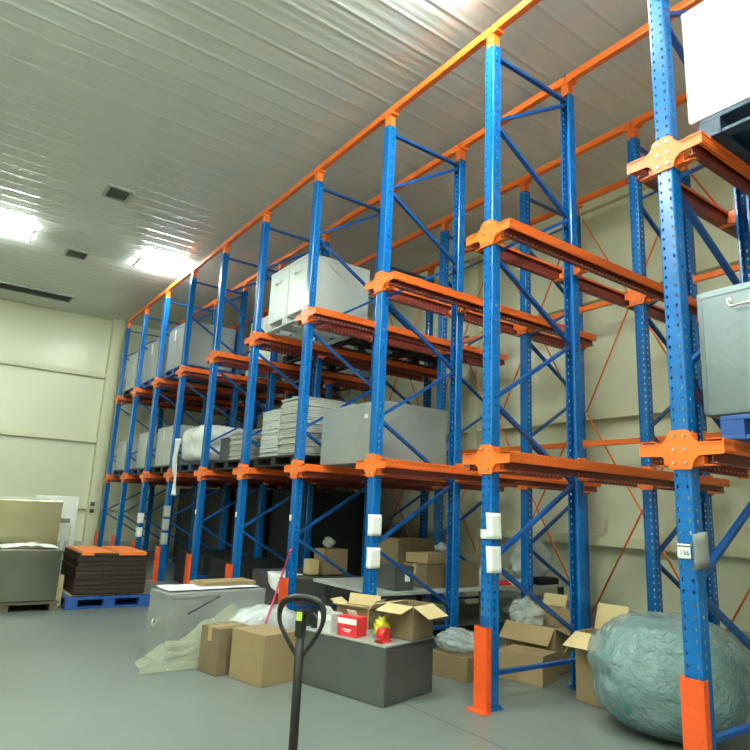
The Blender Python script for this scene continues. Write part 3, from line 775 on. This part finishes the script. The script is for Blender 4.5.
o = obj('folded_paper', MB().box((-2.53, -.42, cz+.06), (.12, .1, .012)).box((-2.53, -.42, cz+.027), (.10, .08, .05)), 'greyplastic'); tag(o, 'small pale folded wad beside the open carton on the cabinet', 'paper')

# ------------------------------------------------------------------ dark box in lane 3 (floor) and cartons on it
steel_box('dark-sided steel box on the floor under the sheet stacks, cartons on its lid', (-5.80, .62, 0), (1.20, 1.04, .575), 'darksteel')
def drape(u, v):
    x = -5.62+.52*(u-.5)+.1*(v-.5); q = v*.52
    if q < .30: return (x, .36-q, .604+.012*abs(noise.noise(Vector((u*4, v*3, 9)))))
    return (x, .062-.03*math.sin(u*5)**2, .604-(q-.30)*(.6+.8*u))
b = MB(); b.sheet(drape, 12, 14)
o = obj('paper_sheet', b, 'white'); tag(o, 'white paper hanging over the edge of the dark steel box by the crimson stick', 'paper'); o.modifiers.new('thick', 'SOLIDIFY').thickness = .004
carton('upright brown carton with a clear bag on top, on the dark steel box', (-5.46, .80, .60), (.26, .38, .33), 0, open_=False, m='card')
carton('small pale carton beside the upright brown carton on the dark steel box', (-5.46, .50, .60), (.18, .13, .19), 0, open_=False, m='cardlight')
lump_obj('plastic_bag', 'clear crumpled bag on top of the upright brown carton', 'bag', (-5.46, .75, .938), (.16, .18, .16), 8, .3, 2.5, 'filmclear', None, 0, 1.6, 3)

# ------------------------------------------------------------------ low bench in lane 2 with goods
t = thing('low_bench', 'long low bench with pale top running under the rack, piled with goods', 'bench', (-4.22, 1.86, 0))
obj('bench_top', MB().box((0, 0, .60), (1.36, 3.3, .035), None, .005), 'benchtop', t)
for sx in (-1, 1):
    for y in (-1.5, 0, 1.5): obj('leg', MB().box((sx*.6, y, .29), (.06, .06, .58)), 'darksteel', t)
obj('bench_shelf', MB().box((0, 0, .2), (1.2, 3.2, .02)), 'darksteel', t)
BZ = .618
sb = steel_box('dark box with a white tag on the low bench', (-3.78, .62, BZ), (.34, .26, .25), 'darksteel', lid=True)
obj('tag_sheet', MB().box((.172, .05, .15), (.004, .07, .10)), 'white', sb)
carton('brown carton sagging on the low bench, behind the third post brace', (-3.90, 1.22, BZ), (.40, .46, .26), .1, open_=False, m='carddark', tape=True)
carton('dull carton with ribbed side on the low bench', (-3.86, 1.68, BZ), (.36, .36, .28), .05, open_=False, m='carddark')
carton('flat carton lying across the brown cartons on the low bench', (-3.9, 1.26, BZ+.27), (.36, .50, .11), .12, open_=False, m='card')
carton('dark carton topping the pile at the bench back', (-4.42, 1.30, BZ), (.40, .6, .52), .0, open_=False, m='carddark')
lump_obj('plastic_bag', 'crumpled clear bag on the flat carton of the bench pile', 'bag', (-3.88, 1.42, BZ+.388), (.16, .2, .12), 9, .35, 3, 'filmclear', None, 0, 1.6, 3)
o = obj('red_tray', MB().box((0, 0, .02), (.18, .26, .03), None, .006).box((0, 0, .045), (.14, .2, .02)), 'redplastic', None, (-3.66, 2.20, BZ+.012)); tag(o, 'red tray on the low bench beside the second post', 'tray')
o = obj('cardboard_sheet', MB().box((0, 0, .005), (.26, .36, .01)), 'cardlight', None, (-3.66, 2.20, BZ)); tag(o, 'pale card under the red tray on the low bench', 'cardboard')
small_box('pale green box behind the red tray on the low bench', (-3.95, 2.25, BZ), (.24, .26, .17), .1, 'greyplastic')
lump_obj('plastic_bag', 'yellowish crumpled bag on the bench beyond the red tray', 'bag', (-4.0, 2.62, BZ), (.3, .34, .2), 4, .3, 2.8, 'filmyellow', None, 0, 2, 3)
b = MB(); b.sheet(lambda u, v: (-3.72+.2*(u-.5), 2.62+.34*(v-.5), BZ+.012+.06*v*v+.02*abs(math.sin(u*4))), 6, 6)
o = obj('paper_sheet', b, 'white'); tag(o, 'white paper curling on the bench end beside the second post', 'paper'); o.modifiers.new('thick', 'SOLIDIFY').thickness = .003
lump_obj('foam_bag', 'large pale foam bag at the far end of the low bench', 'bag', (-3.98, 3.18, BZ), (.44, .62, .56), 6, .22, 2.2, 'foam', None, .3, 2.6)
o = obj('black_case', MB().box((0, 0, .04), (.18, .40, .08), None, .02).box((0, 0, .085), (.14, .3, .01)), 'blackplastic', None, (-3.635, 3.04, BZ)); tag(o, 'flat black case before the foam bag on the bench', 'case')
for k, (x, y, sx_, sy_, h, mm, lab) in enumerate(((-3.9, .8, .45, .5, .2, 'filmwhite', 'whitish bag on the bench shelf, closest to the third post'), (-3.85, 1.37, .42, .46, .22, 'filmclear', 'clear crumpled bag on the bench shelf below the red tray'), (-3.85, 2.7, .45, .5, .22, 'filmclear', 'clear crumpled bag on the bench shelf toward the long wall'))):
    lump_obj('plastic_bag', lab, 'bag', (x, y, .212), (sx_, sy_, h), 20+k, .25, 2.5, mm, None, 0, 2, 3)

# ------------------------------------------------------------------ lane 1 floor clutter
carton('low carton carrying a clear bag, between cabinet and orange guard', (-2.55, .46, 0), (.42, .34, .20), .25, open_=False, m='card')
lump_obj('plastic_bag', 'clear crumpled bag lying on the low carton beside the orange guard', 'bag', (-2.55, .46, .208), (.44, .40, .20), 31, .25, 2.6, 'filmclear', None, 0, 2, 4)
carton('open brown carton with one flap up behind the second post', (-2.42, 1.50, 0), (.56, .44, .43), .18, (135, 60, None, 105), m='card', inside='card')
lump_obj('plastic_bag', 'heap of dusty clear plastic over the open brown carton', 'bag', (-2.56, 1.44, .30), (.36, .34, .34), 33, .3, 2.6, 'filmclear', None, 0, 2, 4)
carton('low pale carton before the open brown carton', (-2.15, .98, 0), (.44, .34, .25), .3, open_=False, m='card')
o = obj('grey_sack', MB().mesh('x') and MB(), 'greypaper') if False else None
lump_obj('grey_sack', 'flat grey sack on the floor between the cartons', 'sack', (-1.93, 1.72, 0), (.28, .44, .14), 35, .12, 2, 'foam', None, 0, 2.6, 3)
carton('tan upright carton deep under the rack behind the plastic heap', (-2.9, 2.2, 0), (.30, .30, .48), .2, (150, 30, 150, 120), m='card')
lump_obj('plastic_bag', 'loose clear bag behind the open brown carton by the long wall', 'bag', (-2.2, 2.6, 0), (.6, .6, .5), 36, .25, 2.4, 'filmclear', None, 0, 2, 3)
# lane 0
carton('open carton with wide pale flaps beside the teal bundle', (-1.36, 1.0, 0), (.30, .32, .55), .1, (114, 20, 150, None), m='card', inside='cardlight', fl=.75)
t = thing('wrapped_roll', 'big teal bundle wrapped in clear plastic at the foot of the closest post', 'bundle', (-.62, .74, 0), .25)
lump_obj('bundle_body', '', '', (0, 0, 0), (.98, .92, .78), 41, .05, 1.8, 'tealcore', t, 0, 2.5, 5)
lump_obj('bundle_film', '', '', (0, 0, .0), (1.05, .99, .83), 42, .07, 2.6, 'filmteal', t, 0, 2.4, 5)
# lane -1
carton('tan carton on the floor of the closest lane', (.55, 1.7, 0), (.6, .5, .52), .2, open_=False, m='card')
lump_obj('plastic_bag', 'white crumpled film at the foot of the closest post, beside the tan carton', 'bag', (.02, 1.75, 0), (.30, .5, .62), 51, .2, 2.6, 'filmwhite', None, 0, 2, 4)
